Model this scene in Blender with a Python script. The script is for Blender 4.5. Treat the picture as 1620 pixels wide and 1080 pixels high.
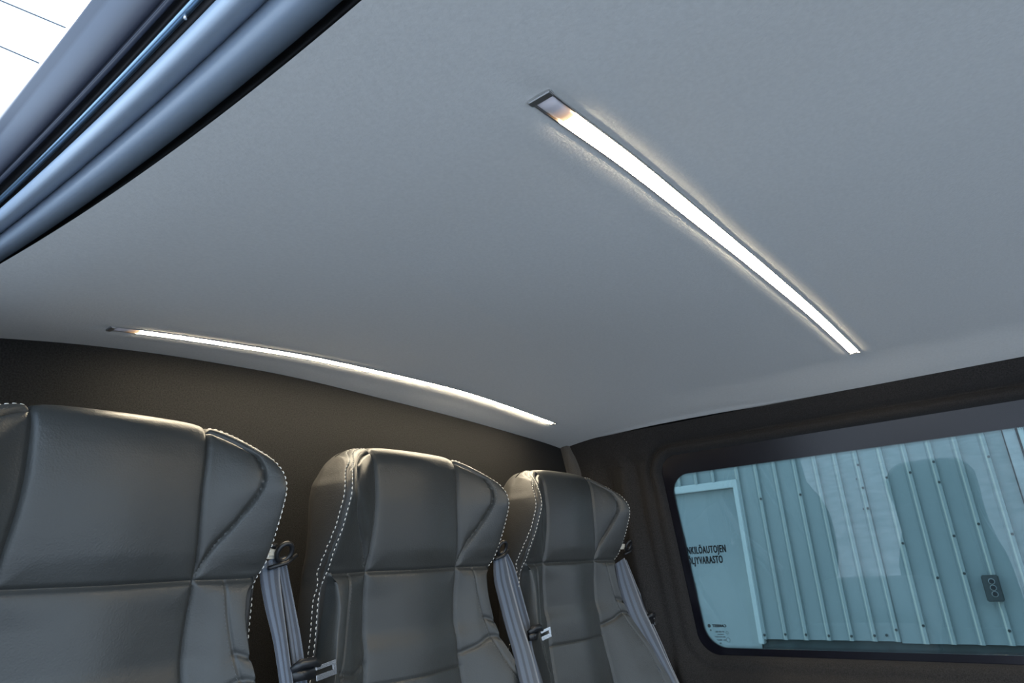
import bpy, bmesh, math, random
import numpy as np
from mathutils import Vector, Matrix, kdtree
random.seed(7)
PI = math.pi
for o in list(bpy.data.objects): bpy.data.objects.remove(o, do_unlink=True)
scene = bpy.context.scene
COL = scene.collection

# ------------------------------------------------------------------ camera
# world axes: x = across the van (sliding door -> window side), y = towards the rear, z = up.
# the camera stands in the sliding-door opening, at (0,0,0), 1.6 m above the ground outside
cam_d = bpy.data.cameras.new('camera'); cam = bpy.data.objects.new('camera', cam_d); COL.objects.link(cam)
cam_d.sensor_width = 36.0; cam_d.lens = 1010.0 / 1620.0 * 36.0; cam_d.clip_start = 0.01; cam_d.clip_end = 200
right = Vector((0.62234175, -0.78082001, -0.05487123))
down = Vector((0.22967374, 0.24917406, -0.94083062))
fwd = Vector((0.74829187, 0.57291569, 0.33440528))
rot = Matrix((right, -down, -fwd)).transposed()
cam.matrix_world = rot.to_4x4()
scene.camera = cam

# ------------------------------------------------------------------ light and exposure
scene.view_settings.view_transform = 'Standard'
scene.view_settings.look = 'None'
scene.view_settings.gamma = 1.0
scene.view_settings.exposure = 0.42
scene.view_settings.use_curve_mapping = False
W = bpy.data.worlds.new('sky'); scene.world = W; W.use_nodes = True
nt = W.node_tree; nt.nodes.clear()
wo = nt.nodes.new('ShaderNodeOutputWorld'); bg = nt.nodes.new('ShaderNodeBackground')
tc = nt.nodes.new('ShaderNodeTexCoord'); sep = nt.nodes.new('ShaderNodeSeparateXYZ'); cr = nt.nodes.new('ShaderNodeValToRGB')
nt.links.new(tc.outputs['Generated'], sep.inputs[0]); nt.links.new(sep.outputs['Z'], cr.inputs[0])
cr.color_ramp.elements[0].position = 0.0; cr.color_ramp.elements[0].color = (0.74, 0.89, 1.0, 1)
cr.color_ramp.elements[1].position = 0.8; cr.color_ramp.elements[1].color = (0.45, 0.66, 1.0, 1)
nt.links.new(cr.outputs[0], bg.inputs['Color']); bg.inputs['Strength'].default_value = 2.4
nt.links.new(bg.outputs[0], wo.inputs['Surface'])
sun_d = bpy.data.lights.new('sun', 'SUN'); sun = bpy.data.objects.new('sun', sun_d); COL.objects.link(sun)
sun_d.energy = 4.8; sun_d.angle = math.radians(2); sun_d.color = (1.0, 0.96, 0.9)
sun.rotation_euler = Vector((0.07, -0.72, -0.69)).to_track_quat('-Z', 'Y').to_euler()

# ------------------------------------------------------------------ helpers
def tag(o, label=None, cat=None, group=None, kind=None):
    if label: o['label'] = label
    if cat: o['category'] = cat
    if group: o['group'] = group
    if kind: o['kind'] = kind
    return o
def empty(name, loc=(0, 0, 0)):
    o = bpy.data.objects.new(name, None); COL.objects.link(o); o.location = loc; o.empty_display_size = 0.05
    return o
def link(name, me, mat, parent=None, smooth=True, loc=None):
    o = bpy.data.objects.new(name, me); COL.objects.link(o)
    if mat and not me.materials: me.materials.append(mat)
    if smooth:
        me.polygons.foreach_set('use_smooth', [True] * len(me.polygons))
    if parent: o.parent = parent
    if loc is not None: o.location = loc
    return o
def mesh_from(name, v, f):
    me = bpy.data.meshes.new(name); me.from_pydata([tuple(map(float, p)) for p in v], [], [tuple(map(int, q)) for q in f]); me.update()
    return me
class MB:
    def __init__(s): s.v = []; s.f = []
    def add(s, v, f):
        n = len(s.v); s.v += [tuple(p) for p in v]; s.f += [tuple(i + n for i in q) for q in f]; return s
    def box(s, a, b, M=None):
        x0, y0, z0 = a; x1, y1, z1 = b
        v = [(x0,y0,z0),(x1,y0,z0),(x1,y1,z0),(x0,y1,z0),(x0,y0,z1),(x1,y0,z1),(x1,y1,z1),(x0,y1,z1)]
        if M is not None: v = [tuple(M @ Vector(p)) for p in v]
        return s.add(v, [(0,3,2,1),(4,5,6,7),(0,1,5,4),(1,2,6,5),(2,3,7,6),(3,0,4,7)])
    def tube(s, pts, r, n=8, closed=False):
        pts = [Vector(p) for p in pts]; m = len(pts); rings = []
        up = Vector((0, 0, 1)); prev = None
        for i, p in enumerate(pts):
            a = pts[(i - 1) % m] if (closed or i > 0) else p
            b = pts[(i + 1) % m] if (closed or i < m - 1) else p
            t = (b - a).normalized()
            if prev is None:
                ref = up if abs(t.dot(up)) < .9 else Vector((1, 0, 0)); nrm = t.cross(ref).normalized()
            else:
                nrm = (prev - t * prev.dot(t)).normalized()
            prev = nrm; bn = t.cross(nrm); rr = r[i] if isinstance(r, (list, tuple)) else r
            rings.append([p + (nrm * math.cos(2*PI*k/n) + bn * math.sin(2*PI*k/n)) * rr for k in range(n)])
        v = [q for rg in rings for q in rg]; f = []
        for i in range(m if closed else m - 1):
            j = (i + 1) % m
            for k in range(n): f.append((i*n+k, i*n+(k+1)%n, j*n+(k+1)%n, j*n+k))
        if not closed: f += [tuple(range(n))[::-1], tuple((m-1)*n+k for k in range(n))]
        return s.add(v, f)
    def prism(s, poly, z0, z1, M=None):     # poly in local xy
        n = len(poly); v = [(x, y, z0) for x, y in poly] + [(x, y, z1) for x, y in poly]
        if M is not None: v = [tuple(M @ Vector(p)) for p in v]
        return s.add(v, [tuple(range(n))[::-1], tuple(range(n, 2*n))] + [(i, (i+1)%n, n+(i+1)%n, n+i) for i in range(n)])
    def sweep(s, sections, closed=False):   # list of equally long point lists
        n = len(sections[0]); v = [p for q in sections for p in q]; f = []
        for i in range(len(sections) - 1):
            for k in range(n if closed else n - 1):
                f.append((i*n+k, i*n+(k+1)%n, (i+1)*n+(k+1)%n, (i+1)*n+k))
        if closed: f += [tuple(range(n))[::-1], tuple((len(sections)-1)*n+k for k in range(n))]
        return s.add(v, f)
    def build(s, name, mat, parent=None, smooth=False, bevel=0, loc=None):
        me = mesh_from(name, s.v, s.f)
        bm = bmesh.new(); bm.from_mesh(me); bmesh.ops.recalc_face_normals(bm, faces=bm.faces[:]); 
        if bevel: bmesh.ops.bevel(bm, geom=bm.edges[:], offset=bevel, segments=2, affect='EDGES', clamp_overlap=True)
        bm.to_mesh(me); bm.free()
        o = link(name, me, mat, parent, smooth or bevel > 0, loc)
        if bevel: 
            try: me.set_sharp_from_angle(angle=math.radians(50))
            except Exception: pass
        return o
def pchip(xk, yk, x):
    xk = np.asarray(xk, float); yk = np.asarray(yk, float); x = np.clip(np.asarray(x, float), xk[0], xk[-1])
    sh = yk.shape[1:]; h = np.diff(xk).reshape((-1,) + (1,)*len(sh)); d = np.diff(yk, axis=0) / h
    m = np.zeros_like(yk); m[0] = d[0]; m[-1] = d[-1]
    a, b = d[:-1], d[1:]; w1 = 2*h[1:] + h[:-1]; w2 = h[1:] + 2*h[:-1]
    with np.errstate(all='ignore'): hm = (w1 + w2) / (w1 / a + w2 / b)
    m[1:-1] = np.where(a*b > 0, np.nan_to_num(hm), 0)
    i = np.clip(np.searchsorted(xk, x, side='right') - 1, 0, len(xk) - 2)
    t = ((x - xk[i]) / (xk[i+1] - xk[i])).reshape((-1,) + (1,)*len(sh)); hh = h[i]
    return ((2*t**3-3*t**2+1)*yk[i] + (t**3-2*t**2+t)*hh*m[i] + (-2*t**3+3*t**2)*yk[i+1] + (t**3-t**2)*hh*m[i+1])

# ------------------------------------------------------------------ materials
def mat(name, color, rough=0.5, metal=0.0, noise=None, bump=None, spec=0.5, sheen=0.0, coat=0.0):
    """noise = (scale, amount) colour mottling; bump = (scale, strength, distance)"""
    m = bpy.data.materials.new(name); m.use_nodes = True; t = m.node_tree; b = t.nodes['Principled BSDF']
    b.inputs['Base Color'].default_value = (*color, 1); b.inputs['Roughness'].default_value = rough
    b.inputs['Metallic'].default_value = metal; b.inputs['Specular IOR Level'].default_value = spec
    b.inputs['Sheen Weight'].default_value = sheen; b.inputs['Coat Weight'].default_value = coat
    if noise or bump:
        c = t.nodes.new('ShaderNodeTexCoord')
    if noise:
        n = t.nodes.new('ShaderNodeTexNoise'); n.inputs['Scale'].default_value = noise[0]; n.inputs['Detail'].default_value = 4
        t.links.new(c.outputs['Object'], n.inputs['Vector'])
        r = t.nodes.new('ShaderNodeValToRGB'); a = noise[1]
        r.color_ramp.elements[0].position = .3; r.color_ramp.elements[1].position = .7
        r.color_ramp.elements[0].color = (*[k*(1-a) for k in color], 1); r.color_ramp.elements[1].color = (*[min(1, k*(1+a)) for k in color], 1)
        t.links.new(n.outputs['Fac'], r.inputs[0]); t.links.new(r.outputs[0], b.inputs['Base Color'])
    if bump:
        n2 = t.nodes.new('ShaderNodeTexNoise'); n2.inputs['Scale'].default_value = bump[0]; n2.inputs['Detail'].default_value = 3
        t.links.new(c.outputs['Object'], n2.inputs['Vector'])
        bp = t.nodes.new('ShaderNodeBump'); bp.inputs['Strength'].default_value = bump[1]; bp.inputs['Distance'].default_value = bump[2]
        t.links.new(n2.outputs['Fac'], bp.inputs['Height']); t.links.new(bp.outputs[0], b.inputs['Normal'])
    return m
def leather(name, color, rough):
    m = bpy.data.materials.new(name); m.use_nodes = True; t = m.node_tree; b = t.nodes['Principled BSDF']
    b.inputs['Base Color'].default_value = (*color, 1); b.inputs['Roughness'].default_value = rough
    c = t.nodes.new('ShaderNodeTexCoord')
    vo = t.nodes.new('ShaderNodeTexVoronoi'); vo.inputs['Scale'].default_value = 520; vo.feature = 'SMOOTH_F1'
    n = t.nodes.new('ShaderNodeTexNoise'); n.inputs['Scale'].default_value = 14; n.inputs['Detail'].default_value = 3
    t.links.new(c.outputs['Object'], vo.inputs['Vector']); t.links.new(c.outputs['Object'], n.inputs['Vector'])
    b1 = t.nodes.new('ShaderNodeBump'); b1.inputs['Strength'].default_value = .35; b1.inputs['Distance'].default_value = .0006
    b2 = t.nodes.new('ShaderNodeBump'); b2.inputs['Strength'].default_value = .5; b2.inputs['Distance'].default_value = .004
    t.links.new(vo.outputs['Distance'], b1.inputs['Height']); t.links.new(n.outputs['Fac'], b2.inputs['Height'])
    t.links.new(b2.outputs[0], b1.inputs['Normal']); t.links.new(b1.outputs[0], b.inputs['Normal'])
    return m
def emit(name, color, strength):
    m = bpy.data.materials.new(name); m.use_nodes = True; t = m.node_tree; t.nodes.clear()
    o = t.nodes.new('ShaderNodeOutputMaterial'); e = t.nodes.new('ShaderNodeEmission')
    e.inputs[0].default_value = (*color, 1); e.inputs[1].default_value = strength; t.links.new(e.outputs[0], o.inputs[0])
    return m
def led_end_mat(x0, x1):  # light bleeding in from the lit strip is put in as an emission ramp
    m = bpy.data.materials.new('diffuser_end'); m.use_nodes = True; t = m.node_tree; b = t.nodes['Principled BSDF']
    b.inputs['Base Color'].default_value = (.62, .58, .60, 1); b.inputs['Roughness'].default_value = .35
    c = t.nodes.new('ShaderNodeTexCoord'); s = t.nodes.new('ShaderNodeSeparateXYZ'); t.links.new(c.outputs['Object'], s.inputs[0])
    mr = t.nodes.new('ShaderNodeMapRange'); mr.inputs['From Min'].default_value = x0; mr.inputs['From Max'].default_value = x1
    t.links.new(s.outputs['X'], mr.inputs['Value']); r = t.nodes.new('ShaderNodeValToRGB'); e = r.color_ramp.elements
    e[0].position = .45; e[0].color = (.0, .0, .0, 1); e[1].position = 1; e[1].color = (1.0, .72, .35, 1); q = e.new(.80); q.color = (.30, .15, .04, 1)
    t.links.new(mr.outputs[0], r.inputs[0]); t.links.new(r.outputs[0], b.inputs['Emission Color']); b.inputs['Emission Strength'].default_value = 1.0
    return m
def fabric(name, color, scale=700, strength=.5, dist=.0006, mott=.25, mscale=350, sheen=.3):
    """needle-felt / knitted lining"""
    return mat(name, color, .95, noise=(mscale, mott), bump=(scale, strength, dist), spec=.15, sheen=sheen)

M = {}
M['leather'] = leather('anthracite_leather', (.034, .036, .035), .42)
M['leather_back'] = leather('anthracite_leather_shell', (.034, .033, .031), .55)
M['thread'] = mat('white_thread', (.75, .73, .68), .7)
M['dark_thread'] = mat('grey_thread', (.09, .095, .10), .7)
M['headliner'] = fabric('light_grey_headliner', (.57, .57, .55), 420, .35, .0008, .04, 260, .1)
M['bulkhead'] = fabric('black_felt', (.0165, .0166, .0166), 900, .8, .001, .45, 450, 0.0)
M['lining'] = fabric('charcoal_lining', (.026, .0245, .024), 900, .8, .001, .4, 450, .05)
M['trimfab'] = fabric('corner_trim_felt', (.075, .07, .064), 900, .6, .001, .2, 500)
M['black_plastic'] = mat('black_plastic', (.012, .013, .015), .35)
M['frit'] = mat('black_glass_border', (.006, .006, .010), .22, spec=.5)
M['alu'] = mat('brushed_aluminium', (.62, .62, .62), .35, 1.0)
M['steel'] = mat('polished_steel', (.75, .75, .74), .2, 1.0)
M['led'] = emit('lit_diffuser', (1.0, .84, .60), 76.0)
M['led_off'] = mat('milky_diffuser', (.62, .54, .50), .35)
M['webbing'] = None
M['rail_grey'] = mat('satin_grey_trim', (.27, .33, .41), .34)  # blue of the reflected sky is tinted into the base colour
M['rail_panel'] = mat('dark_satin_header', (.045, .052, .075), .50, spec=.3)
M['rubber_shade'] = mat('black_rubber_and_shade', (.008, .008, .010), .5)
M['chrome'] = mat('bright_seal_strip', (.26, .40, .55), .28, .8)
M['cream'] = mat('cream_plastic', (.55, .52, .44), .5)
M['floor'] = mat('grey_vinyl_floor', (.20, .195, .185), .6, noise=(60, .2))
M['ground'] = mat('pale_concrete_yard', (.36, .365, .37), .9, noise=(5, .35), bump=(60, .3, .01))
M['sheet'] = mat('painted_steel_sheet', (.25, .30, .295), .38, noise=(1.2, .06), bump=(2.0, .15, .01))
M['sheet_door'] = mat('painted_steel_door', (.25, .30, .30), .45, noise=(1.5, .06), bump=(3.0, .12, .01))
M['sheet_trim'] = mat('pale_flashing', (.44, .50, .49), .4)
M['sheet_old'] = mat('weathered_grey_post', (.30, .33, .33), .6, noise=(6, .25))
M['plinth'] = mat('dark_plinth', (.045, .06, .06), .8, noise=(8, .3))
M['ink'] = mat('black_ink', (.01, .012, .014), .6)
M['screw'] = mat('dark_screw', (.05, .06, .06), .5, .5)
M['box'] = mat('grey_control_housing', (.045, .055, .055), .5)
M['van_paint'] = mat('dark_van_paint', (.03, .033, .036), .35)
M['cable'] = mat('grey_cable', (.10, .10, .11), .8)

def webbing_mat():
    m = bpy.data.materials.new('belt_webbing'); m.use_nodes = True; t = m.node_tree; b = t.nodes['Principled BSDF']
    b.inputs['Roughness'].default_value = .55; b.inputs['Sheen Weight'].default_value = .5
    uv = t.nodes.new('ShaderNodeUVMap'); s = t.nodes.new('ShaderNodeSeparateXYZ'); t.links.new(uv.outputs[0], s.inputs[0])
    r = t.nodes.new('ShaderNodeValToRGB'); r.color_ramp.interpolation = 'EASE'
    lo, hi = (.028, .038, .058, 1), (.085, .115, .165, 1)
    el = r.color_ramp.elements; el[0].position = 0; el[0].color = lo; el[1].position = 1; el[1].color = hi
    for p, c in ((.10, lo), (.16, hi), (.30, hi), (.36, lo), (.42, lo), (.48, hi), (.62, hi), (.68, lo), (.84, lo), (.92, hi)):
        e = el.new(p); e.color = c
    t.links.new(s.outputs['X'], r.inputs[0]); t.links.new(r.outputs[0], b.inputs['Base Color'])
    w = t.nodes.new('ShaderNodeTexWave'); w.inputs['Scale'].default_value = 260; w.bands_direction = 'DIAGONAL'
    c = t.nodes.new('ShaderNodeTexCoord'); t.links.new(c.outputs['Object'], w.inputs['Vector'])
    bp = t.nodes.new('ShaderNodeBump'); bp.inputs['Strength'].default_value = .35; bp.inputs['Distance'].default_value = .0005
    t.links.new(w.outputs['Fac'], bp.inputs['Height']); t.links.new(bp.outputs[0], b.inputs['Normal'])
    return m
M['webbing'] = webbing_mat()

def glass_mat(name, tint, ior=1.62):
    m = bpy.data.materials.new(name); m.use_nodes = True; t = m.node_tree; t.nodes.clear()
    o = t.nodes.new('ShaderNodeOutputMaterial'); mx = t.nodes.new('ShaderNodeMixShader')
    tr = t.nodes.new('ShaderNodeBsdfTransparent'); tr.inputs[0].default_value = (*tint, 1)
    gl = t.nodes.new('ShaderNodeBsdfGlossy'); gl.inputs['Roughness'].default_value = 0.0
    fr = t.nodes.new('ShaderNodeFresnel'); fr.inputs[0].default_value = ior
    t.links.new(fr.outputs[0], mx.inputs[0]); t.links.new(tr.outputs[0], mx.inputs[1]); t.links.new(gl.outputs[0], mx.inputs[2])
    t.links.new(mx.outputs[0], o.inputs[0])
    return m
M['glass'] = glass_mat('tinted_glass', (.55, .64, .65))

# ------------------------------------------------------------------ ceiling
Z_NEAR = ([-.2, .14, .292, .437, .574, .772, 1.089, 1.342, 1.503, 1.6], [.27, .288, .300, .316, .325, .337, .350, .3525, .323, .30])
Z_FAR = ([-.2, .14, .303, .451, .645, .928, 1.321, 1.503, 1.6], [.27, .303, .330, .345, .358, .363, .340, .322, .30])
Z_BULK = ([-.2, .10, .207, .324, .472, .636, .844, 1.071, 1.258, 1.503, 1.6], [.27, .300, .320, .336, .347, .352, .347, .339, .329, .311, .29])
Y_NEAR, Y_FAR, Y_BULK = .193, .9, 1.0
def ceil_z(x, y):
    x = np.asarray(x, float); y = np.asarray(y, float)
    a = pchip(*Z_NEAR, x.ravel()).reshape(x.shape); b = pchip(*Z_FAR, x.ravel()).reshape(x.shape); c = pchip(*Z_BULK, x.ravel()).reshape(x.shape)
    h1, h2 = Y_FAR - Y_NEAR, Y_BULK - Y_FAR; d1 = (b-a)/h1; d2 = (c-b)/h2
    m = (d1*h2 + d2*h1)/(h1 + h2)*.9
    m = np.clip(m, -.12, .12)
    t = np.clip((y - Y_NEAR) / h1, 0, 1); u = np.clip((y - Y_FAR) / h2, 0, 1)
    s1 = (2*t**3-3*t**2+1)*a + (-2*t**3+3*t**2)*b + (t**3-t**2)*h1*m
    s2 = (2*u**3-3*u**2+1)*b + (u**3-2*u**2+u)*h2*m + (-2*u**3+3*u**2)*c + (u**3-u**2)*h2*d2
    return np.where(y <= Y_FAR, s1, s2)
def rail_q(qT, qL, k):
    k = np.asarray(k, float); t = np.clip((k - .745) / 1.615, 0, 2.0)
    return qT + (qL - qT) * t ** 1.8
def ceil_left(y):
    k = np.asarray(y, float) / .298
    return rail_q(.548, .447, k) * .298

ys = np.unique(np.concatenate([np.arange(-1.3, 1.0001, .012), np.arange(Y_NEAR-.05, Y_NEAR+.05, .002), np.arange(Y_FAR-.05, Y_FAR+.05, .002), [1.0]]).round(4)); ys = ys[np.concatenate([[True], np.diff(ys) > .0009])]
us = np.linspace(0, 1, 240)
YY, UU = np.meshgrid(ys, us, indexing='ij')
XX = ceil_left(YY) + (1.515 - ceil_left(YY)) * UU
ZZ = ceil_z(XX, YY)
XE0, XE1 = .300, 1.328
for yl, side in ((Y_NEAR, 1), (Y_FAR, 1)):
    d = YY - yl
    inx = 1 / (1 + np.exp(-(XX - XE0 + .01) / .012)) * 1 / (1 + np.exp((XX - XE1 - .01) / .012))
    ZZ += inx * (.0025 * np.exp(-(d/.011)**2) - .0004 * np.exp(-((np.abs(d) - .028)/.012)**2))      # the liner dips into the slot, with a soft swelling beside it
rng = np.random.RandomState(3)
for _ in range(9):                                       # slight unevenness of the glued cloth
    px, py, a = rng.uniform(.2, 1.4), rng.uniform(-.4, .95), rng.uniform(-.0012, .0012)
    ZZ += a * np.exp(-(((XX-px)/rng.uniform(.05, .2))**2 + ((YY-py)/rng.uniform(.03, .12))**2))
def bump_line(p, q, w, a):
    p = np.array(p); q = np.array(q); L = np.hypot(*(q-p)); t = ((XX-p[0])*(q-p)[0] + (YY-p[1])*(q-p)[1]) / L**2
    tt = np.clip(t, 0, 1); d = np.hypot(XX-(p+0*q)[0]-tt*(q-p)[0], YY-p[1]-tt*(q-p)[1])
    return a * np.exp(-(d/w)**2)
ZZ += bump_line((.39, .46), (.83, .60),   .005, -.0014)      # faint crease in the middle
ny, nx = XX.shape
idx = np.arange(ny*nx).reshape(ny, nx)
F = np.stack([idx[:-1, :-1], idx[1:, :-1], idx[1:, 1:], idx[:-1, 1:]], -1).reshape(-1, 4)
ceil = link('ceiling', mesh_from('ceiling', np.stack([XX, YY, ZZ], -1).reshape(-1, 3), F), M['headliner'])
tag(ceil, 'light grey cloth headliner over the rear bench row', 'ceiling', kind='structure')
roof = MB().box((.135, -1.4, .48), (1.66, 1.08, .50)).build('roof', M['van_paint'], bevel=.008)
tag(roof, 'dark outer roof skin of the van above the headliner', 'roof', kind='structure')

# ------------------------------------------------------------------ rear wall, left wall, floor, corner trim
wr = MB()
n = 60; top = [(x, float(ceil_z(np.array([x]), np.array([.999]))[0]) + .004) for x in np.linspace(-.06, 1.62, n)]
gr = [[(x, 1.0, z0 + (-1.12 - z0) * k / 6) for (x, z0) in top] for k in range(7)]
wr.sweep(gr)
wr.box((-.06, 1.004, -1.12), (1.66, 1.03, .48))
tag(wr.build('wall_rear', M['bulkhead']), 'dark felt covered bulkhead behind the three seats', 'wall', kind='structure')
tag(MB().box((-.06, .80, -1.12), (.02, 1.0, .48)).build('wall_left', M['lining']), 'dark lined pillar behind the sliding door opening', 'wall', kind='structure')
tag(MB().box((-.06, -1.4, -1.14), (1.66, 1.03, -1.12)).build('floor', M['floor']), 'grey vinyl floor of the van', 'floor', kind='structure')
tr = MB()
P = []
for k in range(12):
    z = .318 - k * .05
    xb = 1.503 + (.07 if z < .1 else .07 * (1 - (z - .1) / .218))
    P.append([(xb - .004, 1.0, z), (xb - .008, .992, z), (xb - .008, .976, z), (xb + .01, .968, z), (xb + .04, .97, z)])
tr.sweep(P)
tag(tr.build('trim_1', M['trimfab'], smooth=True), 'narrow felt covered batten in the rear corner', 'trim', kind='structure')

# ------------------------------------------------------------------ side wall with window
SL = .095; WX = 1.60; TIL = .155     # the pane leans in towards the roof
def rbox(y, z, y1, z0, z1, r, y0=-.75):
    yp = y - SL * z
    cy, cz = (y0 + y1) / 2, (z0 + z1) / 2; hy, hz = (y1 - y0) / 2, (z1 - z0) / 2
    qy = np.abs(yp - cy) - hy + r; qz = np.abs(z - cz) - hz + r
    return np.hypot(np.maximum(qy, 0), np.maximum(qz, 0)) + np.minimum(np.maximum(qy, qz), 0) - r
def smooth(a, b, x):
    t = np.clip((x - a) / (b - a), 0, 1); return t*t*(3-2*t)
yy = np.unique(np.concatenate([np.arange(-1.3, .60, .008), np.arange(.60, .86, .003), np.arange(.86, 1.0, .006), [1.0]]).round(4)); yy = yy[np.concatenate([[True], np.diff(yy) > .001])]
zz = np.unique(np.concatenate([np.arange(-1.12, -.32, .03), np.arange(-.32, .3235, .003), [.323]]).round(4)); zz = zz[np.concatenate([[True], np.diff(zz) > .001])]
Yg, Zg = np.meshgrid(yy, zz, indexing='ij')
xr_ = (WX - TIL*Zg)/WX
d = rbox(Yg/xr_, Zg/xr_, .7285, -.2185, .259, .048)
base = 1.505 + .045 * smooth(.325, .235, Zg) + .02 * smooth(.1, -.3, Zg)
base += .045 * smooth(-.28, -.5, Zg)
# body of the pillar: broad soft ridges running down beside the window
yr = Yg - SL * Zg * .6
pil = smooth(.0, .05, d) * smooth(.30, .18, Zg)
base += pil * 1.7 * (-.008 * np.exp(-((yr - .825)/.018)**2) + .008 * np.exp(-((yr - .790)/.014)**2) + .010 * np.exp(-((yr - .875)/.022)**2) - .006*np.exp(-((yr - .925)/.02)**2))
w = smooth(.075, .0, d)
rim = WX - .012 - TIL*Zg
X_ = base * (1 - w) + rim * w
tp_ = smooth(.12, .24, Zg)
X_ += (.003 + .008*tp_) * np.exp(-((d - .030)/.007)**2)   # crease where the padded frame meets the panel
X_ -= (.006 + .005*tp_) * np.exp(-((d - .013)/.011)**2)   # padded bead round the opening
X_ = X_ + .03 * smooth(.006, -.008, d)
keep = d > -.016
idx = np.arange(Yg.size).reshape(Yg.shape)
F = [];
kk = keep[:-1, :-1] & keep[1:, :-1] & keep[1:, 1:] & keep[:-1, 1:]
A, B, C_, D_ = idx[:-1, :-1][kk], idx[1:, :-1][kk], idx[1:, 1:][kk], idx[:-1, 1:][kk]
F = np.stack([A, D_, C_, B], -1)
me = mesh_from('wall_right', np.stack([X_, Yg, Zg], -1).reshape(-1, 3), F)
bm = bmesh.new(); bm.from_mesh(me); bmesh.ops.delete(bm, geom=[v for v in bm.verts if not v.link_faces], context='VERTS'); bm.to_mesh(me); bm.free()
wall_right = link('wall_right', me, M['lining'])
tag(wall_right, 'charcoal cloth lined side wall moulded round the window', 'wall', kind='structure')
# outer body skin of the same side: keeps daylight out except through the glass
sk = MB()
sk.box((1.63, -1.4, .275), (1.65, 1.03, .48)); sk.box((1.63, -1.4, -1.12), (1.65, 1.03, -.235)); sk.box((1.63, .78, -.235), (1.65, 1.03, .275))
tag(sk.build('body_side', M['van_paint']), 'outer steel side of the van round the window', 'wall', kind='structure')

def rrect(y1, z0, z1, r, y0=-.75, n=10):
    pts = []
    for cy, cz, a0 in ((y1-r, z1-r, 0), (y0+r, z1-r, PI/2), (y0+r, z0+r, PI), (y1-r, z0+r, 1.5*PI)):
        for k in range(n+1):
            a = a0 + PI/2*k/n; y = cy + r*math.cos(a); z = cz + r*math.sin(a); pts.append((y + SL*z, z))
    return pts
win = empty('window_1', (WX, .1, 0)); tag(win, 'wide tinted side window with black border', 'window', kind='structure')
def wbuild(mb, name, m, smooth=False): 
    mb.v = [(x - TIL*z, y*(WX - TIL*z)/WX, z*(WX - TIL*z)/WX) for x, y, z in mb.v]
    return mb.build(name, m, win, smooth, loc=(-WX, -.1, 0))
inner = rrect(.708, -.203, .207, .048); outer = rrect(.7400, -.232, .272, .058, y0=-.78)
fr = MB()
n = len(inner)
for xa, xb in ((WX - .0005, WX + .0055),):
    v = [(xa, *p) for p in inner] + [(xa, *p) for p in outer] + [(xb, *p) for p in inner] + [(xb, *p) for p in outer]
    f = []
    for i in range(n):
        j = (i+1) % n
        f += [(i, j, n+j, n+i), (2*n+i, 3*n+i, 3*n+j, 2*n+j), (i, 2*n+i, 2*n+j, j), (n+i, n+j, 3*n+j, 3*n+i)]
    fr.add(v, f)
wbuild(fr, 'window_frame', M['frit'])
pn = MB(); v = [(WX + .001, *p) for p in inner] + [(WX + .005, *p) for p in inner]
pn.add(v, [tuple(range(n)), tuple(range(2*n-1, n-1, -1))])
wbuild(pn, 'pane', M['glass'])
# halftone dots along the inner edge of the black border
dt = MB()
per = []
for i in range(n):
    a = Vector(inner[i]); b = Vector(inner[(i+1) % n]); L = (b-a).length; m_ = max(1, int(L/.0030))
    for k in range(m_): per.append(a + (b-a)*k/m_)
cen = Vector((.0, .0))
for row, (off, rad) in enumerate(((.0012, .0010), (.0034, .0008), (.0055, .00055))):
    for i, p in enumerate(per):
        if p.x < -.2: continue
        q = per[(i+1) % len(per)]; t = (q-p)
        if t.length < 1e-6: continue
        t.normalize(); nn = Vector((-t.y, t.x)); c = p + nn*off + t*(.0015 if row % 2 else 0)
        dt.add([(WX + .0006, c.x + rad*math.cos(a), c.y + rad*math.sin(a)) for a in (0, PI/3, 2*PI/3, PI, 4*PI/3, 5*PI/3)], [(0, 1, 2, 3, 4, 5)])
o = wbuild(dt, 'dotted_edge', M['frit']); o['kind'] = 'stuff'
# maker's mark on the pane, printed to be read from outside (so mirrored from inside)
def text_mesh(s, size, bold=0.0, xs=1.0, align='LEFT', space=1.0):
    c = bpy.data.curves.new('t', 'FONT'); c.body = s; c.size = size; c.align_x = align; c.offset = bold; c.space_character = space
    c.resolution_u = 3
    ob = bpy.data.objects.new('t', c); COL.objects.link(ob); bpy.context.view_layer.update()
    dg = bpy.context.evaluated_depsgraph_get(); me = bpy.data.meshes.new_from_object(ob.evaluated_get(dg))
    vs = [(v.co.x * xs, v.co.y) for v in me.vertices]; fs = [tuple(p.vertices) for p in me.polygons]
    bpy.data.objects.remove(ob); bpy.data.meshes.remove(me)
    return vs, fs
def on_pane(vs, fs, y, z, x=WX + .0003):     # text x runs towards +y: reads correctly from outside
    return [(x, y + SL*0 + a, z + b) for a, b in vs], fs
mk = MB()
def put(s, size, y, z, bold=0, xs=1.0, align='LEFT'):
    vs, fs = text_mesh(s, size, bold, xs, align)
    for e in (0, .0004): mk.add(*on_pane([(a + e, b) for a, b in vs], fs, y, z))
put('CARBEST', .0080, .637, -.158, .0003, 1.05)
put('E9 43R-001', .0048, .644, -.170)
put('TEMPERED', .0034, .646, -.1755)
put('AS2 M3 DOT', .0046, .643, -.181)
put('E4 - 00187', .0050, .643, -.188)
put('08', .0040, .655, -.1945)
def ring(cy, cz, r0, r1, n=20):
    v = [(WX+.0003, cy + r*math.cos(2*PI*k/n), cz + r*math.sin(2*PI*k/n)) for r in (r0, r1) for k in range(n)]
    mk.add(v, [(k, (k+1) % n, n+(k+1) % n, n+k) for k in range(n)])
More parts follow.
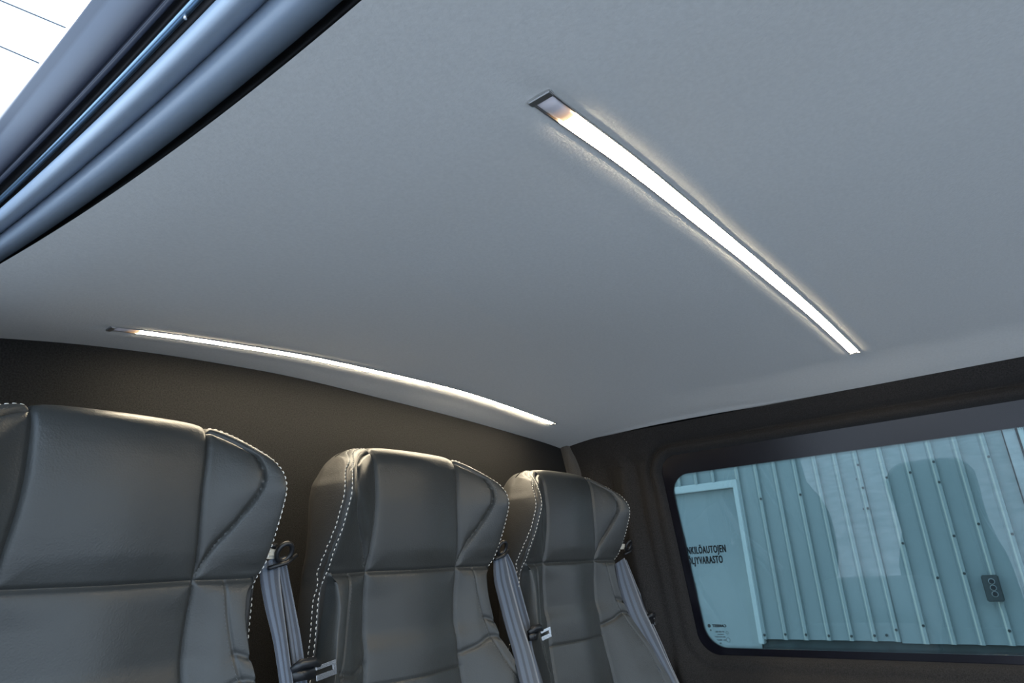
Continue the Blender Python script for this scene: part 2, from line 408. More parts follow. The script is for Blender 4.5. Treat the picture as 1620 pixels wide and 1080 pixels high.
ring(.6795, -.1555, .0012, .0038); ring(.6795, -.1555, .0, .0007); ring(.677, -.165, .0, .0016)
ring(.6375, -.186, .0043, .0050); ring(.6375, -.170, .0026, .0032)
wbuild(mk, 'glass_marking', M['ink'])

# ------------------------------------------------------------------ sliding door header (left top of the picture)
door = empty('door_1', (.12, 0, .33)); tag(door, 'sliding door opening with header trim and seals', 'door', kind='structure')
KS = np.concatenate([np.arange(-3.5, .7, .3), np.arange(.745, 3.35, .08)])
def rail(name, m, prof, zmap=None):
    """prof: list of (qT, qL, z): the swept cross-section in (x/z, z)"""
    secs = []
    for k in KS:
        row = []
        for (qT, qL, z) in prof:
            q = float(rail_q(qT, qL, k)); row.append((q*z, k*z, z))
        secs.append(row)
    mb = MB().sweep(secs)
    return mb.build(name, m, door, True, loc=(-.12, 0, -.33))
def lerp(a, b, t): return a + (b-a)*t
def bead(q0, q1, z, drop, n=14, e=.5):
    """convex bead between q0=(qT,qL) and q1, hanging down by drop"""
    out = []
    for i in range(n+1):
        t = i/n; a = PI*t; s = (1 - math.cos(a))/2
        out.append((lerp(q0[0], q1[0], s), lerp(q0[1], q1[1], s), z - drop*math.sin(a)))
    return out
rail('seal_shade_strip', M['rubber_shade'], [(.575, .475, .330), (.562, .462, .345), (.546, .450, .345), (.538, .442, .325)])  # black strip that stands in for the shade beside the headliner edge
rail('inner_trim', M['rail_grey'], bead((.541, .444), (.450, .3755), .330, .022))
rail('outer_trim', M['rail_grey'], bead((.4535, .3785), (.392, .327), .330, .018))
rail('seal_shade_strip', M['rubber_shade'], [(.394, .329, .328), (.392, .327, .337), (.388, .324, .338), (.378, .3265, .340), (.375, .3255, .336)])
rail('seal_strip', M['chrome'], bead((.3775, .3265), (.3615, .310), .338, .0022, 8))
rail('seal_shade_strip', M['rubber_shade'], [(.3645, .313, .337), (.360, .309, .345), (.350, .295, .346), (.346, .291, .342)])
rail('seal_lip', M['rail_panel'], bead((.347, .292), (.334, .279), .345, .003, 8))
rail('header_panel', M['rail_panel'], [(.335, .280, .343), (.333, .2775, .350), (.330, .2745, .350)] + [(lerp(.329, .252, t), lerp(.274, .226, t), .349 + .045*t*t) for t in np.linspace(0, .85, 10)] + [(.250, .224, .388), (.246, .2215, .396), (.243, .219, .408), (.243, .219, .48)])
bt = MB().tube([(.3705*.335*1.0 + 0, 1.0*.335, .3343), (.3705*.335, 1.0*.335, .3313)], .0011, 8)
bt.build('rivet', M['alu'], door, True, loc=(-.12, 0, -.33))

# ------------------------------------------------------------------ LED strips
def led(yc, label):
    xs = np.linspace(XE0, XE1, 80); root = empty('ceiling_light', (float(XE0+XE1)/2, yc, float(ceil_z(np.array([.81]), np.array([yc]))[0])))
    tag(root, label, 'ceiling light', 'slim recessed light strips in the headliner')
    L = tuple(-c for c in root.location)
    def z_at(x): return float(ceil_z(np.array([x]), np.array([yc]))[0]) + .0012
    W_ = .0074
    def strip(name, m, x0, x1, prof, n, smooth=True):
        secs = []
        for x in np.linspace(x0, x1, n):
            z = z_at(x); secs.append([(x, yc + a, z + b) for a, b in prof])
        return MB().sweep(secs, closed=True).build(name, m, root, smooth, loc=L)
    strip('channel', M['alu'], XE0 + .002, XE1 - .002, [(-W_-.0012, .008), (-W_-.0012, -.0014), (-W_, -.0014), (-W_, .002), (W_, .002), (W_, -.0014), (W_+.0012, -.0014), (W_+.0012, .008)], 70, False)
    dome = [(W_*math.cos(a)*.96, -.0028*math.sin(a) + .0003) for a in np.linspace(0, PI, 10)]
    strip('diffuser', M['led'], XE0 + .034, XE1 - .008, dome, 70)
    strip('end_section', led_end_mat(XE0 + .004, XE0 + .034), XE0 + .004, XE0 + .034, dome, 4)
    strip('end_section', M['led_off'], XE1 - .008, XE1 - .003, dome, 3)
    for xe, s in ((XE0, -1), (XE1, 1)):
        z = z_at(xe); c = MB().box((xe - .003, yc - W_ - .002, z - .0028), (xe + .003, yc + W_ + .002, z + .006))
        c.build('end_cap', M['alu'], root, bevel=.0007, loc=L)
led(Y_NEAR, 'lit warm white light strip in mid headliner, the large one nearer the viewer')
led(Y_FAR, 'lit warm white light strip along the headliner just above the seats and bulkhead')

# ------------------------------------------------------------------ seats
SK = [0, .095, .138, .178, .184, .192, .262, .36, .50]
#  nominal z : k0 centre | k1 seam | k2 mid | k3 crest | kg groove | ks stitch | k4 side | k5 rear corner | k6 rear centre
def lv(z, y0, k1, k2, k3, kg, ks, k4=None, k5=None, y6=None, zs=None):
    k4 = k4 or (ks[0] + .002, max(.83, ks[1] + .042)); k5 = k5 or (.135, .90); y6 = y6 or .912
    zz = zs or [z]*9
    p = [(0, y0), k1, k2, k3, kg, ks, k4, k5, (0, y6)]
    return [(x, y, zc) for (x, y), zc in zip(p, zz)]
LV = [
 lv(.204, .842, (.097,.842), (.128,.8415), (.143,.841), (.1445,.841), (.146,.841), (.147,.843), (.12,.846), .846, [.204,.202,.193,.184,.183,.182,.181,.195,.204]),
 lv(.201, .822, (.097,.824), (.132,.816), (.151,.808), (.153,.810), (.156,.814), (.157,.838), (.12,.862), .868, [.201,.199,.189,.177,.176,.176,.172,.193,.201]),
 lv(.190, .806, (.0965,.811), (.136,.797), (.161,.782), (.164,.785), (.167,.792), (.168,.835), (.125,.876), .885, [.190,.188,.178,.164,.163,.163,.160,.183,.190]),
 lv(.172, .798, (.0955,.804), (.138,.785), (.170,.767), (.173,.770), (.176,.778), (.177,.83), (.13,.888), .90, [.172,.170,.163,.149,.148,.148,.146,.165,.172]),
 lv(.145, .794, (.0945,.801), (.139,.780), (.177,.757), (.180,.760), (.183,.768), (.186,.828), (.134,.897), .908, [.145,.144,.139,.130,.130,.130,.130,.143,.145]),
 lv(.115, .793, (.0935,.800), (.139,.779), (.179,.755), (.182,.758), (.185,.766)),
 lv(.085, .794, (.0945,.801), (.139,.784), (.180,.765), (.183,.768), (.186,.776)),
 lv(.041, .798, (.098,.806), (.139,.796), (.179,.785), (.182,.788), (.185,.796)),
 lv(.006, .806, (.100,.814), (.139,.808), (.175,.803), (.178,.806), (.182,.813)),
 lv(-.010, .806, (.100,.816), (.138,.806), (.163,.802), (.168,.822), (.180,.818)),
 lv(-.035, .806, (.099,.819), (.137,.806), (.161,.799), (.166,.830), (.180,.822)),
 lv(-.075, .806, (.098,.820), (.138,.803), (.167,.794), (.171,.832), (.180,.824)),
 lv(-.110, .800, (.099,.813), (.142,.797), (.175,.785), (.177,.830), (.181,.828)),
 lv(-.147, .798, (.101,.811), (.148,.787), (.188,.769), (.187,.822), (.184,.832)),
 lv(-.184, .792, (.103,.806), (.155,.777), (.199,.750), (.196,.812), (.188,.836)),
 lv(-.210, .788, (.105,.801), (.160,.770), (.207,.741), (.203,.808), (.192,.838)),
 lv(-.256, .782, (.107,.795), (.168,.755), (.219,.722), (.214,.800), (.20,.840), (.203,.86)),
 lv(-.350, .776, (.110,.788), (.172,.742), (.225,.706), (.220,.795), (.205,.84), (.208,.87)),
 lv(-.480, .785, (.110,.795), (.172,.752), (.226,.716), (.222,.80), (.21,.85), (.21,.88)),
 lv(-.600, .810, (.110,.815), (.172,.780), (.224,.745), (.222,.82), (.21,.86), (.21,.89)),
]
LV = np.array(LV)                                   # (nv, 9, 3)
TK = np.concatenate([[0], np.cumsum(np.linalg.norm(np.diff(LV[:, 0, :], axis=0), axis=1).clip(.008))])
# mirrored control rows
full = np.concatenate([(LV * np.array([-1, 1, 1]))[:, :0:-1], LV], axis=1)
SKF = np.concatenate([-np.array(SK)[:0:-1], SK])
s_half = np.unique(np.concatenate([np.arange(0, .196, .0019), np.arange(.196, .30, .005), np.linspace(.30, .5, 22)]))
ss = np.concatenate([-s_half[:0:-1], s_half])
t_of_z = lambda z: np.interp(-z, -LV[:, 0, 2], TK)
tt = np.unique(np.concatenate([np.arange(0, t_of_z(-.27), .0019), np.arange(t_of_z(-.27), TK[-1], .008), [TK[-1]]]))
G = pchip(TK, full, tt)                             # (nt, 17, 3)
G = pchip(SKF, np.swapaxes(G, 0, 1), ss)            # (ns, nt, 3)
ns_, nt_ = G.shape[:2]
flat = G.reshape(-1, 3)
S2 = np.repeat(ss, nt_); T2 = np.tile(tt, ns_)
dS = np.gradient(G, axis=0); dT = np.gradient(G, axis=1)
N = np.cross(dS.reshape(-1, 3), dT.reshape(-1, 3)); N /= np.linalg.norm(N, axis=1, keepdims=True) + 1e-12
ctr = np.array([0, .83, 0]); sgn = np.sign(((flat - np.array([0, .845, 0])) * np.array([1, 1, 0]) * N).sum(1)); 
if np.median(sgn) < 0: N = -N
def surf(s, t, off=0.0):
    s = np.atleast_1d(s); t = np.atleast_1d(t); out = []
    for a, b in zip(s, t):
        row = pchip(TK, full, [b])[0]; p = pchip(SKF, row, [a])[0]
        if off:
            e = 1e-3
            pa = pchip(SKF, row, [a+e])[0] - pchip(SKF, row, [a-e])[0]
            rb = pchip(SKF, pchip(TK, full, [min(b+e, TK[-1])])[0], [a])[0] - pchip(SKF, pchip(TK, full, [max(b-e, 0)])[0], [a])[0]
            nrm = np.cross(pa, rb); nrm /= np.linalg.norm(nrm) + 1e-12
            if (nrm * (p - np.array([0, .845, p[2]]))).sum() < 0: nrm = -nrm
            p = p + nrm*off
        out.append(p)
    return np.array(out)
def dens(pts, step=.0012):
    pts = np.array(pts, float); k = np.concatenate([[0], np.cumsum(np.linalg.norm(np.diff(pts, axis=0), axis=1))])
    return pchip(k, pts, np.arange(0, k[-1] + step/2, step))
front = np.where(np.abs(S2) < .186)[0]
kd2 = kdtree.KDTree(len(front))
for i, j in enumerate(front): kd2.insert((flat[j, 0], 0, flat[j, 2]), i)
kd2.balance()
def on_front(pts, step=.0012):
    """(x,z) outline -> surface points"""
    out = []
    for x, z in dens(pts, step):
        _, i, _ = kd2.find((x, 0, z)); out.append(flat[front[i]] + np.array([x - flat[front[i], 0], 0, z - flat[front[i], 2]]))
    out = np.array(out)
    for _ in range(6): out[1:-1] = out[:-2]*.25 + out[1:-1]*.5 + out[2:]*.25
    return out
TEAR = [(.0965, .193), (.112, .187), (.132, .175), (.148, .156), (.1535, .130), (.148, .104), (.134, .076), (.112, .041), (.100, .009)]
BOLS = [(.136, .004), (.140, -.03), (.148, -.075), (.158, -.110), (.174, -.147), (.190, -.184), (.200, -.215), (.206, -.26)]
def mir(p): return [(-x, z) for x, z in p]
zt = np.linspace(.2045, -.60, 200)
cseam = np.array([surf(.095, t)[0] for t in np.linspace(0, TK[-1], 220)])
deep = []; fine = []
for sg in (1, -1):
    deep.append(dens(cseam * np.array([sg, 1, 1])))
    T_ = TEAR if sg > 0 else mir(TEAR); B_ = BOLS if sg > 0 else mir(BOLS)
    deep.append(on_front(T_)); fine.append(on_front(B_))
deep.append(np.array([surf(s, t_of_z(.006 + .004*abs(s)/.18*0 ))[0] for s in np.linspace(-.182, .182, 240)]))
fine.append(np.array([surf(s, t_of_z(-.148))[0] for s in np.linspace(-.095, .095, 140)]))
# edge piping grooves on both sides of the corner welt
def sA(z): return float(np.interp(z, [-.03, .07], [.192, .179]))
def sB(z): return float(np.interp(z, [-.03, .07], [.222, .192]))
t_hi = t_of_z(.176); tz = np.linspace(t_hi, t_of_z(-.5), 330)
z_of_t = lambda t: np.interp(t, TK, LV[:, 0, 2])
def topcurve(s_end, s_start, t0, n=40):
    u = np.linspace(0, 1, n); 
    return [(s_start + (s_end - s_start)*(a**.55), t0 + (t_hi - t0)*(a**2.2)) for a in u]
pathA = topcurve(sA(.1), .100, TK[1]*.9) + [(sA(z_of_t(t)), t) for t in tz[1:]]
pathB = topcurve(sB(.1), .106, TK[1]*.25) + [(sB(z_of_t(t)), t) for t in tz[1:]]
pm = [((a[0]+b[0])/2, (a[1]+b[1])/2) for a, b in zip(pathA, pathB)]
PA = surf(*zip(*pathA)); PB = surf(*zip(*pathB)); PM = surf(*zip(*pm))
for sg in (1, -1):
    fine.append(dens((PA*.7 + PM*.3)*np.array([sg, 1, 1]))); fine.append(dens((PB*.7 + PM*.3)*np.array([sg, 1, 1])))
    fine.append(dens(PM*np.array([sg, 1, 1])))
# fold wrinkles in the bolsters
wr_ = []
for pts in ([(.100, -.130), (.130, -.120), (.158, -.108), (.176, -.112)], [(-.102, -.118), (-.13, -.128), (-.165, -.122)], [(.150, -.078), (.168, -.085)], [(-.145, -.185), (-.185, -.17)]):
    wr_.append(on_front(pts))
def dist_to(lines):
    P_ = np.concatenate(lines); kd = kdtree.KDTree(len(P_))
    for i, p in enumerate(P_): kd.insert(p, i)
    kd.balance(); return np.array([kd.find(p)[2] for p in flat])
dd, df, dw = dist_to(deep), dist_to(fine), dist_to(wr_)
disp = -(.0034*np.exp(-(dd/.0026)**2) + .0045*np.exp(-dd/.010)) - .0016*np.exp(-(df/.0016)**2) - .0008*np.exp(-df/.006) - (.0022*np.exp(-(dw/.0035)**2) + .002*np.exp(-dw/.012))
disp[np.abs(S2) > .26] *= .2
pos = flat + N*disp[:, None]
# faces by panel
idx = np.arange(ns_*nt_).reshape(ns_, nt_)
Fq = np.stack([idx[:-1, :-1], idx[1:, :-1], idx[1:, 1:], idx[:-1, 1:]], -1).reshape(-1, 4)
c = flat[Fq].mean(1); cs = S2[Fq].mean(1); ct = T2[Fq].mean(1); cz = z_of_t(ct); a = np.abs(cs)
def in_poly(px, pz, poly):
    inside = np.zeros(len(px), bool); n = len(poly)
    for i in range(n):
        x1, z1 = poly[i]; x2, z2 = poly[(i+1) % n]
        cond = ((z1 > pz) != (z2 > pz)); xi = (x2-x1)*(pz-z1)/(z2-z1+1e-12) + x1
        inside ^= cond & (px < xi)
    return inside
tp = [(x, z) for x, z in dens(TEAR)] + [(.09, .0), (.05, .1), (.09, .2)]
ins = in_poly(np.abs(c[:, 0]), c[:, 2], tp) & (a > .095) & (a < .19)
welt = np.interp(cz, [-.03, .07], [.197, .185])
lab = np.full(len(Fq), 'back_shell', dtype=object)
frontm = a < .095
lab[frontm & (cz > .006)] = 'headrest_panel'; lab[frontm & (cz <= .006) & (cz > -.148)] = 'back_panel'; lab[frontm & (cz <= -.148)] = 'lower_back_panel'
wing = (a >= .095) & (a < welt) & (cz > .006)
for sg, nm in ((1, 'R'), (-1, 'L')):
    sd = np.sign(cs) == sg
    lab[wing & sd] = 'head_wing' + nm; lab[wing & sd & ins] = 'wing_insert' + nm
    lab[(a >= .095) & (a < .1835) & (cz <= .006) & sd] = 'side_bolster' + nm
def sub(name, mask, m):
    f = Fq[mask]; u, inv = np.unique(f, return_inverse=True); return mesh_from(name, pos[u], inv.reshape(-1, 4))
def stitches(paths, L=.0042, gap=.0034, r=.00055, off=.0007):
    mb = MB()
    for P_ in paths:
        P_ = dens(P_, .0005); n = len(P_); st = int((L+gap)/.0005); ln = int(L/.0005)
        for i in range(0, n - ln, st):
            a, b = P_[i], P_[i+ln]; m_ = P_[i + ln//2]
            out = m_ - np.array([0, .845, m_[2]]); out /= np.linalg.norm(out)
            mb.tube([a, a*.75 + b*.25 + out*off*.8, (a+b)/2 + out*off, a*.25 + b*.75 + out*off*.8, b], [r*.6, r, r, r, r*.6], 5)
    return mb
kd3 = kdtree.KDTree(len(flat))
for i, p in enumerate(flat): kd3.insert(p, i)
kd3.balance()
def snap(P_, lift=.0004):
    P_ = dens(P_, .002); J = [kd3.find(p)[1] for p in P_]; Q = pos[J] + N[J]*lift
    k = np.array([.25, .5, .25]); 
    for _ in range(8): Q[1:-1] = Q[:-2]*.25 + Q[1:-1]*.5 + Q[2:]*.25
    return Q
if (N[front[0]] * (flat[front[0]] - np.array([0, .845, flat[front[0], 2]]))).sum() < 0: print('NORMALS INWARD')
PAo = snap(PA); PBo = snap(PB)
def shift(P_, dx): return P_ + np.array([dx, 0, 0])
FLIP = np.array([-1, 1, 1])
white_rows = [PAo, PBo, PAo*FLIP, PBo*FLIP]
tearo = on_front([(x + .0055, z + (.003 if z > .12 else -.0015)) for x, z in TEAR[1:]], .002)
bolo = on_front([(x - .004, z) for x, z in BOLS], .002)
tearo, bolo = snap(tearo, .0001), snap(bolo, .0001)
dark_rows = [tearo, tearo*FLIP, bolo, bolo*FLIP]
seat_root = empty('passenger_seat', (0, 0, 0))
for nm in ('headrest_panel', 'back_panel', 'lower_back_panel', 'wing_insertL', 'wing_insertR', 'head_wingL', 'head_wingR', 'side_bolsterL', 'side_bolsterR', 'back_shell'):
    clean = nm[:-1] if nm[-1] in 'LR' else nm
    o = link(clean, sub(clean, lab == nm, None), M['leather_back'] if nm == 'back_shell' else M['leather'], seat_root)
for rw in white_rows:
    o = stitches([rw], r=.0007).build('stitching', M['thread'], seat_root, True); o['label'] = 'row of white stitches along the seat edge'
for rw in dark_rows: stitches([rw], .0030, .002, .0004, .0002).build('seam_thread', M['dark_thread'], seat_root, True)
# corner welt between the stitch rows
# seat pad and frame below the picture
cu = MB()
def rr(hw, y0, y1, z, r=.04, n=6):
    out = []
    for cx, cy, a0 in ((hw-r, y1-r, 0), (-hw+r, y1-r, PI/2), (-hw+r, y0+r, PI), (hw-r, y0+r, 1.5*PI)):
        for k in range(n+1): aa = a0 + PI/2*k/n; out.append((cx + r*math.cos(aa), cy + r*math.sin(aa), z))
    return out
cu.sweep([rr(.20, .40, .80, -.72), rr(.223, .375, .83, -.705), rr(.226, .37, .84, -.66), rr(.222, .375, .84, -.62), rr(.205, .40, .83, -.598), rr(.15, .45, .78, -.590)], closed=True)
cu.build('seat_cushion', M['leather'], seat_root, True)
for sx in (-.17, .17):
    fm = MB()
    fm.box((sx-.02, .42, -1.12), (sx+.02, .46, -.72)); fm.box((sx-.02, .80, -1.12), (sx+.02, .84, -.72)); fm.box((sx-.02, .42, -.745), (sx+.02, .84, -.715)); fm.box((sx-.03, .38, -1.12), (sx+.03, .88, -1.10))
    fm.build('seat_frame', M['black_plastic'], seat_root, bevel=.003)
SEATX = [.306, .770, 1.232]
SLAB = ['dark grey leather seat nearest the sliding door, leftmost and partly cut off',
        'dark grey leather seat in the middle of the row, between two others',
        'dark grey leather seat beside the window wall, rightmost and smallest in view']
kids = list(seat_root.children)
for i, x in enumerate(SEATX):
    if i == 0: r = seat_root
    else:
        r = seat_root.copy(); COL.objects.link(r)
        for ch in kids:
            cch = ch.copy(); COL.objects.link(cch); cch.parent = r
    r.location = (x, 0, 0); tag(r, SLAB[i], 'seat', 'leather passenger seats in a row')

# ------------------------------------------------------------------ seat belts
def ribbon(name, left, right_, parent, loc, th=.0013, fold=0.0):
    L_ = dens(left, .006); R_ = dens(right_, .006); n = min(len(L_), len(R_))
    L_ = pchip(np.linspace(0, 1, len(L_)), L_, np.linspace(0, 1, n)); R_ = pchip(np.linspace(0, 1, len(R_)), R_, np.linspace(0, 1, n))
    K = 9; v = []; uv = []
    for side in (0, 1):
        for i in range(n):
            w_ = R_[i] - L_[i]; tan = (L_[min(i+1, n-1)] - L_[max(i-1, 0)]); nr = np.cross(w_, tan); nr /= np.linalg.norm(nr) + 1e-9
            if nr[1] > 0: nr = -nr
            for k in range(K):
                u = k/(K-1); p = L_[i] + w_*u + nr*(fold*math.sin(PI*u)) - nr*(th*side)
                v.append(p); uv.append((u, i*.006))
    f = []
    for i in range(n-1):
        for k in range(K-1):
            a0 = i*K+k; f.append((a0, a0+1, a0+K+1, a0+K)); b0 = n*K + a0; f.append((b0, b0+K, b0+K+1, b0+1))
        f.append((i*K, (i+1)*K, n*K+(i+1)*K, n*K+i*K)); e = i*K+K-1; f.append((e, n*K+e, n*K+e+K, e+K))
    me = mesh_from(name, v, f); ul = me.uv_layers.new(name='UVMap')
    for lp in me.loops: ul.data[lp.index].uv = uv[lp.vertex_index]
    return link(name, me, M['webbing'], parent, True, loc)
def belt(sx, hx, label, rearw=1.0, spread=0.0):
    """hx: x of the shoulder guide; the webbing hangs forward and down beside the backrest"""
    root = empty('seat_belt', (hx, .82, .04)); tag(root, label, 'seat belt', 'seat belts hanging beside the seats')
    L = (-hx, -.82, -.04)
    g = MB()
    ringp = [(hx + .011*math.cos(a), .812 - .006*math.sin(a), .038 + .011*math.sin(a)) for a in np.linspace(0, 2*PI, 20, endpoint=False)]
    g.tube(ringp, .0034, 10, closed=True)
    g.tube([(hx - .022, .813, .018), (hx + .004, .811, .024), (hx + .020, .813, .034)], .0028, 8)
    g.build('belt_guide', M['black_plastic'], root, True, loc=L)
    b = MB(); b.box((hx - .040, .815, .030), (hx - .004, .850, .046)); b.build('guide_bracket', M['cream'], root, bevel=.004, loc=L)
    b = MB(); b.tube([(hx - .01, .816, .046), (hx - .03, .83, .050)], .004, 8); b.build('guide_bolt', M['black_plastic'], root, True, loc=L)
    # front strap
    A_ = BELT[sx]
    ribbon('webbing', A_['fl'], A_['fr'], root, L, fold=.002)
    ribbon('webbing', A_['rl'], A_['rr'], root, L, fold=-.002)
    # tongue
    tx, ty, tz = A_['tongue']; t = MB()
    t.tube([(tx - .020, ty, tz - .004), (tx - .008, ty - .004, tz + .002), (tx + .010, ty - .004, tz + .002), (tx + .022, ty, tz - .003)], [.004, .0062, .0062, .004], 10)
    t.box((tx - .018, ty - .002, tz - .018), (tx + .016, ty + .004, tz - .004))
    tg = t.build('tongue', M['black_plastic'], root, True, loc=L)
    p = MB(); Mx = Matrix.Translation((tx + .016, ty - .002, tz - .012)) @ Matrix.Rotation(math.radians(-8), 4, 'Y')
    p.box((0, -.001, -.010), (.032, .001, -.003), Mx); p.box((0, -.001, .003), (.032, .001, .008), Mx); p.box((.026, -.001, -.004), (.032, .001, .004), Mx)
    p.build('latch_plate', M['steel'], tg, bevel=.0004)
# edges of each webbing strap (metres)
BELT = {
 0: dict(fl=[(0.4937, 0.822, 0.0232), (0.4945, 0.818, 0.0056), (0.4961, 0.808, -0.0217), (0.5034, 0.790, -0.0742), (0.5067, 0.772, -0.1303), (0.5101, 0.750, -0.1887)],
         fr=[(0.5219, 0.822, 0.0337), (0.5235, 0.818, 0.0043), (0.5229, 0.808, -0.0235), (0.5234, 0.790, -0.0765), (0.5253, 0.772, -0.1333), (0.5292, 0.750, -0.1929)],
         rl=[(0.5257, 0.832, 0.0292), (0.5299, 0.828, 0.0044), (0.5326, 0.820, -0.0240), (0.5355, 0.804, -0.0782), (0.5376, 0.786, -0.1362), (0.5380, 0.760, -0.1958)],
         rr=[(0.5381, 0.832, 0.0340), (0.5446, 0.828, 0.0037), (0.5482, 0.820, -0.0251), (0.5537, 0.804, -0.0803), (0.5554, 0.786, -0.1391), (0.5526, 0.760, -0.1990)], tongue=(0.5438, 0.782, -0.1016)),
 1: dict(fl=[(0.9772, 0.822, 0.0188), (0.9719, 0.818, -0.0159), (0.9693, 0.806, -0.0543), (0.9674, 0.785, -0.1171), (0.9413, 0.742, -0.1906), (0.9186, 0.700, -0.2640)],
         fr=[(1.0087, 0.822, 0.0331), (1.0160, 0.818, -0.0065), (1.0162, 0.806, -0.0520), (1.0188, 0.785, -0.1226), (0.9941, 0.742, -0.1989), (0.9692, 0.700, -0.2747)],
         rl=[(1.0166, 0.832, 0.0277), (1.0245, 0.828, -0.0065), (1.0281, 0.820, -0.0525), (1.0306, 0.800, -0.1241), (0.9958, 0.757, -0.2000), (0.9648, 0.712, -0.2750)],
         rr=[(1.0343, 0.832, 0.0274), (1.0452, 0.828, 0.0045), (1.0547, 0.820, -0.0428), (1.0604, 0.800, -0.1219), (1.0330, 0.757, -0.2059), (1.0038, 0.712, -0.2832)], tongue=(1.0477, 0.788, -0.1096)),
 2: dict(fl=[(1.4304, 0.822, -0.0036), (1.4221, 0.812, -0.0576), (1.4227, 0.800, -0.1061), (1.4252, 0.775, -0.1664), (1.4327, 0.745, -0.2182), (1.4499, 0.720, -0.2822), (1.4608, 0.690, -0.3780)],
         fr=[(1.4801, 0.822, 0.0097), (1.4964, 0.812, -0.0472), (1.5077, 0.800, -0.1057), (1.4937, 0.775, -0.1465), (1.4813, 0.745, -0.2051), (1.4999, 0.720, -0.2904), (1.5079, 0.690, -0.3880)],
         rl=[(1.4843, 0.832, 0.0057), (1.5033, 0.828, -0.0470), (1.5174, 0.818, -0.0990), (1.5159, 0.800, -0.1487), (1.5150, 0.775, -0.2101), (1.5103, 0.750, -0.2940)],
         rr=[(1.5067, 0.832, 0.0051), (1.5325, 0.828, -0.0484), (1.5523, 0.818, -0.1059), (1.5493, 0.800, -0.1491), (1.5484, 0.775, -0.2115), (1.5691, 0.750, -0.3037)], tongue=(1.5349, 0.800, -0.1278)),
}
belt(0, .524, 'blue grey seat belt hanging between the leftmost and middle seats')
belt(1, .992, 'blue grey seat belt hanging between the middle and rightmost seats')
belt(2, 1.488, 'grey seat belt hanging between the rightmost seat and the window wall')

# ------------------------------------------------------------------ outside: ground, steel-clad building, added seat
tag(MB().box((-40, -40, -1.66), (40, 40, -1.60)).build('ground', M['ground']), 'pale grey concrete yard outside the van', 'ground', kind='structure')
XO = 5.0
bld = empty('building', (XO, .6, -1.6)); tag(bld, 'pale blue green corrugated steel building outside the window', 'building')
BL = (-XO, -.6, 1.6)
def at(a): return a*XO
def rib_profile(ys_, y_from, y_to):
    """(y, x) outline of a sheet with narrow raised ribs at ys_"""
    pts = [(y_from, XO)]
    for y in sorted(ys_, reverse=True):
        pts += [(y + .034, XO), (y + .008, XO - .030), (y - .008, XO - .030), (y - .010, XO)]
    pts.append((y_to, XO)); return pts
def cladding(name, ribs, y_from, y_to, z0, z1, m, xoff=0):
    p = rib_profile(ribs, y_from, y_to)
    mb = MB().sweep([[(x + xoff, y, z0) for y, x in p], [(x + xoff, y, z1) for y, x in p]])
    return mb.build(name, m, bld, loc=BL)
ribsL = [at(q) for q in (.342, .313, .2855, .2565, .2285, .201, .1745)]
ribsR = [at(q) for q in (.1435, .1150, .0860, .0570, .0275)]
cladding('cladding', ribsL, at(.3502), at(.168), -.57, 4.0, M['sheet'])
cladding('cladding', ribsR, at(.172), at(.008), -.58, 4.0, M['sheet'], -.004)
up_ribs = [at(.352 + .0285*k) for k in range(1, 10)]
cladding('cladding', up_ribs, at(.70), at(.3502), at(.109), 4.0, M['sheet'])
# far side continues in plain cladding beyond the post
cladding('cladding', [at(-.03 - .0285*k) for k in range(30)], at(-.012), at(-1.0), -.58, 4.0, M['sheet'])
MB().box((XO + .03, at(-1.0), -1.6), (XO + .25, at(.350), -.52)).build('plinth', M['plinth'], bld, loc=BL)
MB().box((XO + .05, at(-1.0), -1.6), (XO + .35, at(.9), 4.0)).build('core_wall', M['plinth'], bld, loc=BL)
MB().box((XO - .03, at(.347), at(.0985)), (XO + .02, at(.70), at(.110))).build('door_lintel', M['sheet_trim'], bld, bevel=.004, loc=BL)
MB().box((XO - .035, at(.344), -.60), (XO + .02, at(.352), at(.110))).build('door_jamb', M['sheet_trim'], bld, bevel=.006, loc=BL)
d_ = MB().box((XO + .025, at(.352), -1.5), (XO + .06, at(.56), at(.0985)))
dr = d_.build('door', M['sheet_door'], bld, loc=BL); dr['label'] = 'plain grey green steel door with black lettering'
lt = MB()
for s, yc, z, sz in (('HENKILÖAUTOJEN', .4190, .0060, .0150), ('ÖLJYVARASTO', .4180, -.0092, .0150)):
    vs, fs = text_mesh(s, sz*XO, .0012, .52, 'CENTER', 1.14)
    for sh in (-.0018, .0018): lt.add([(XO + .0235 - abs(sh)*.1, at(yc) - a_ + sh, at(z) + b_) for a_, b_ in vs], fs)
ob = lt.build('lettering', M['ink'], dr)
MB().box((XO - .05, at(-.006), -.58), (XO + .02, at(.0065), 4.0)).build('corner_post', M['sheet_old'], bld, bevel=.005, loc=BL)
MB().box((XO - .065, at(-.014), -.58), (XO + .02, at(-.0085), 4.0)).build('corner_post', M['sheet_trim'], bld, bevel=.005, loc=BL)
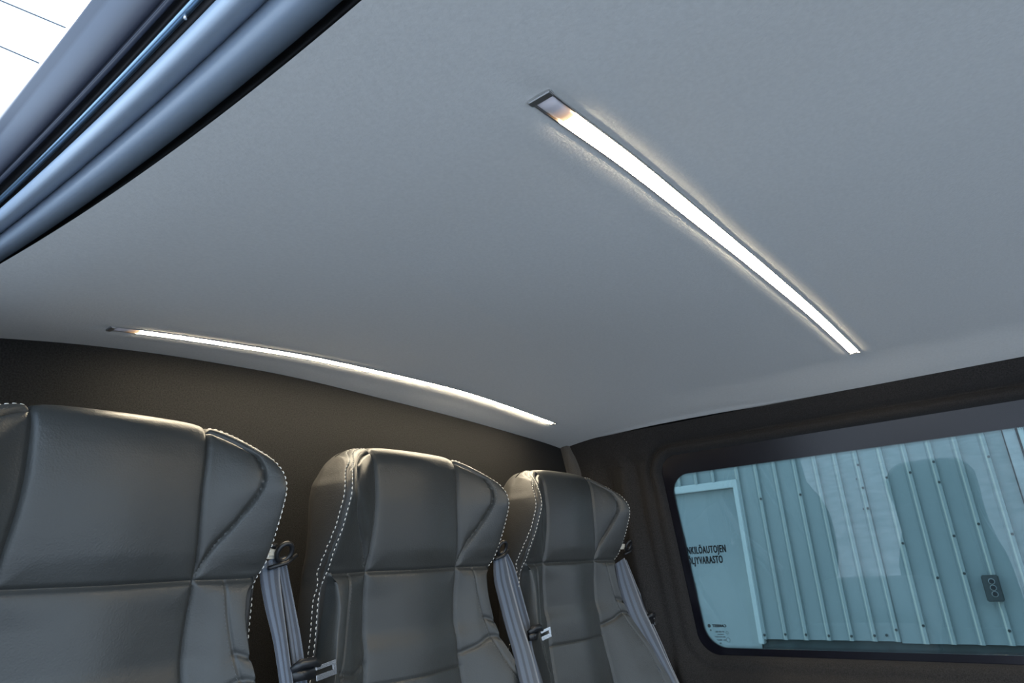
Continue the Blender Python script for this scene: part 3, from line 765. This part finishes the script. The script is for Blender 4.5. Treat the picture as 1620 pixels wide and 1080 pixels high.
for q, z in ((.313,.077),(.313,-.107),(.2565,.077),(.174,.108),(.1745,.077),(.1745,.05),(.1745,-.10),(.1435,.087),(.1435,.003),(.1435,-.095),(.115,.09),(.115,-.04),(.086,.1),(.086,.074),(.086,.008),(.086,-.036),(.0575,-.1),(.0575,.02),(.0275,.098),(.0275,.006),(.0275,-.1),(.2285,-.108),(.201,-.107),(.342,-.108),(.2855,-.107),(.2565,-.108),(.188,-.107),(.18,.09),(.18,.05)):
    y = at(q); z = at(z); xo = XO - .030 if q not in (.188, .18) else XO - .001
    MB().tube([(xo + .002, y, z), (xo - .006, y, z)], .0085, 8).build('screw', M['screw'], bld, loc=BL)
# door opener switch box
bx = empty('control_box', (XO - .03, at(.0615), at(-.053))); tag(bx, 'small grey three button switch box on the steel wall', 'switch box')
BX = tuple(-c for c in bx.location)
MB().box((XO - .075, at(.0530), at(-.068)), (XO - .0335, at(.0700), at(-.0385))).build('housing', M['box'], bx, bevel=.006, loc=BX)
for z in (-.0455, -.0525, -.0595):
    MB().tube([(XO - .074, at(.0605), at(z)), (XO - .086, at(.0605), at(z))], .013, 16).build('button', M['ink'], bx, False, loc=BX)
    MB().tube([(XO - .074, at(.0605), at(z)), (XO - .078, at(.0605), at(z))], .017, 16).build('button_ring', M['sheet_old'], bx, False, loc=BX)

# extra seat added out of view to make the dark reflection in the pane
r = seat_root.copy(); COL.objects.link(r)
for ch in kids:
    cch = ch.copy(); COL.objects.link(cch); cch.parent = r
r.location = (.30, .36, -.478); r.rotation_euler = (0, 0, PI/2)
tag(r, 'seat added outside the door opening to give the dark reflection in the window', 'seat'); del r['group']

# overhead cables against the bright sky
def cable(p, q, sag, label):
    p = Vector(p); q = Vector(q)
    o = MB().tube([p.lerp(q, t/12) + Vector((0, 0, -sag*4*(t/12)*(1-t/12))) for t in range(13)], .0075, 6).build('overhead_cable', M['cable'], None, True)
    tag(o, label, 'cable', 'cables against the sky')
cable((0.162, 6.982, 5.677), (1.871, 6.712, 5.696), 0, 'thin grey overhead cable, the upper of two at top left corner')
cable((0.264, 7.215, 5.374), (2.033, 6.983, 5.301), 0, 'thin grey overhead cable, the lower of two at top left corner')
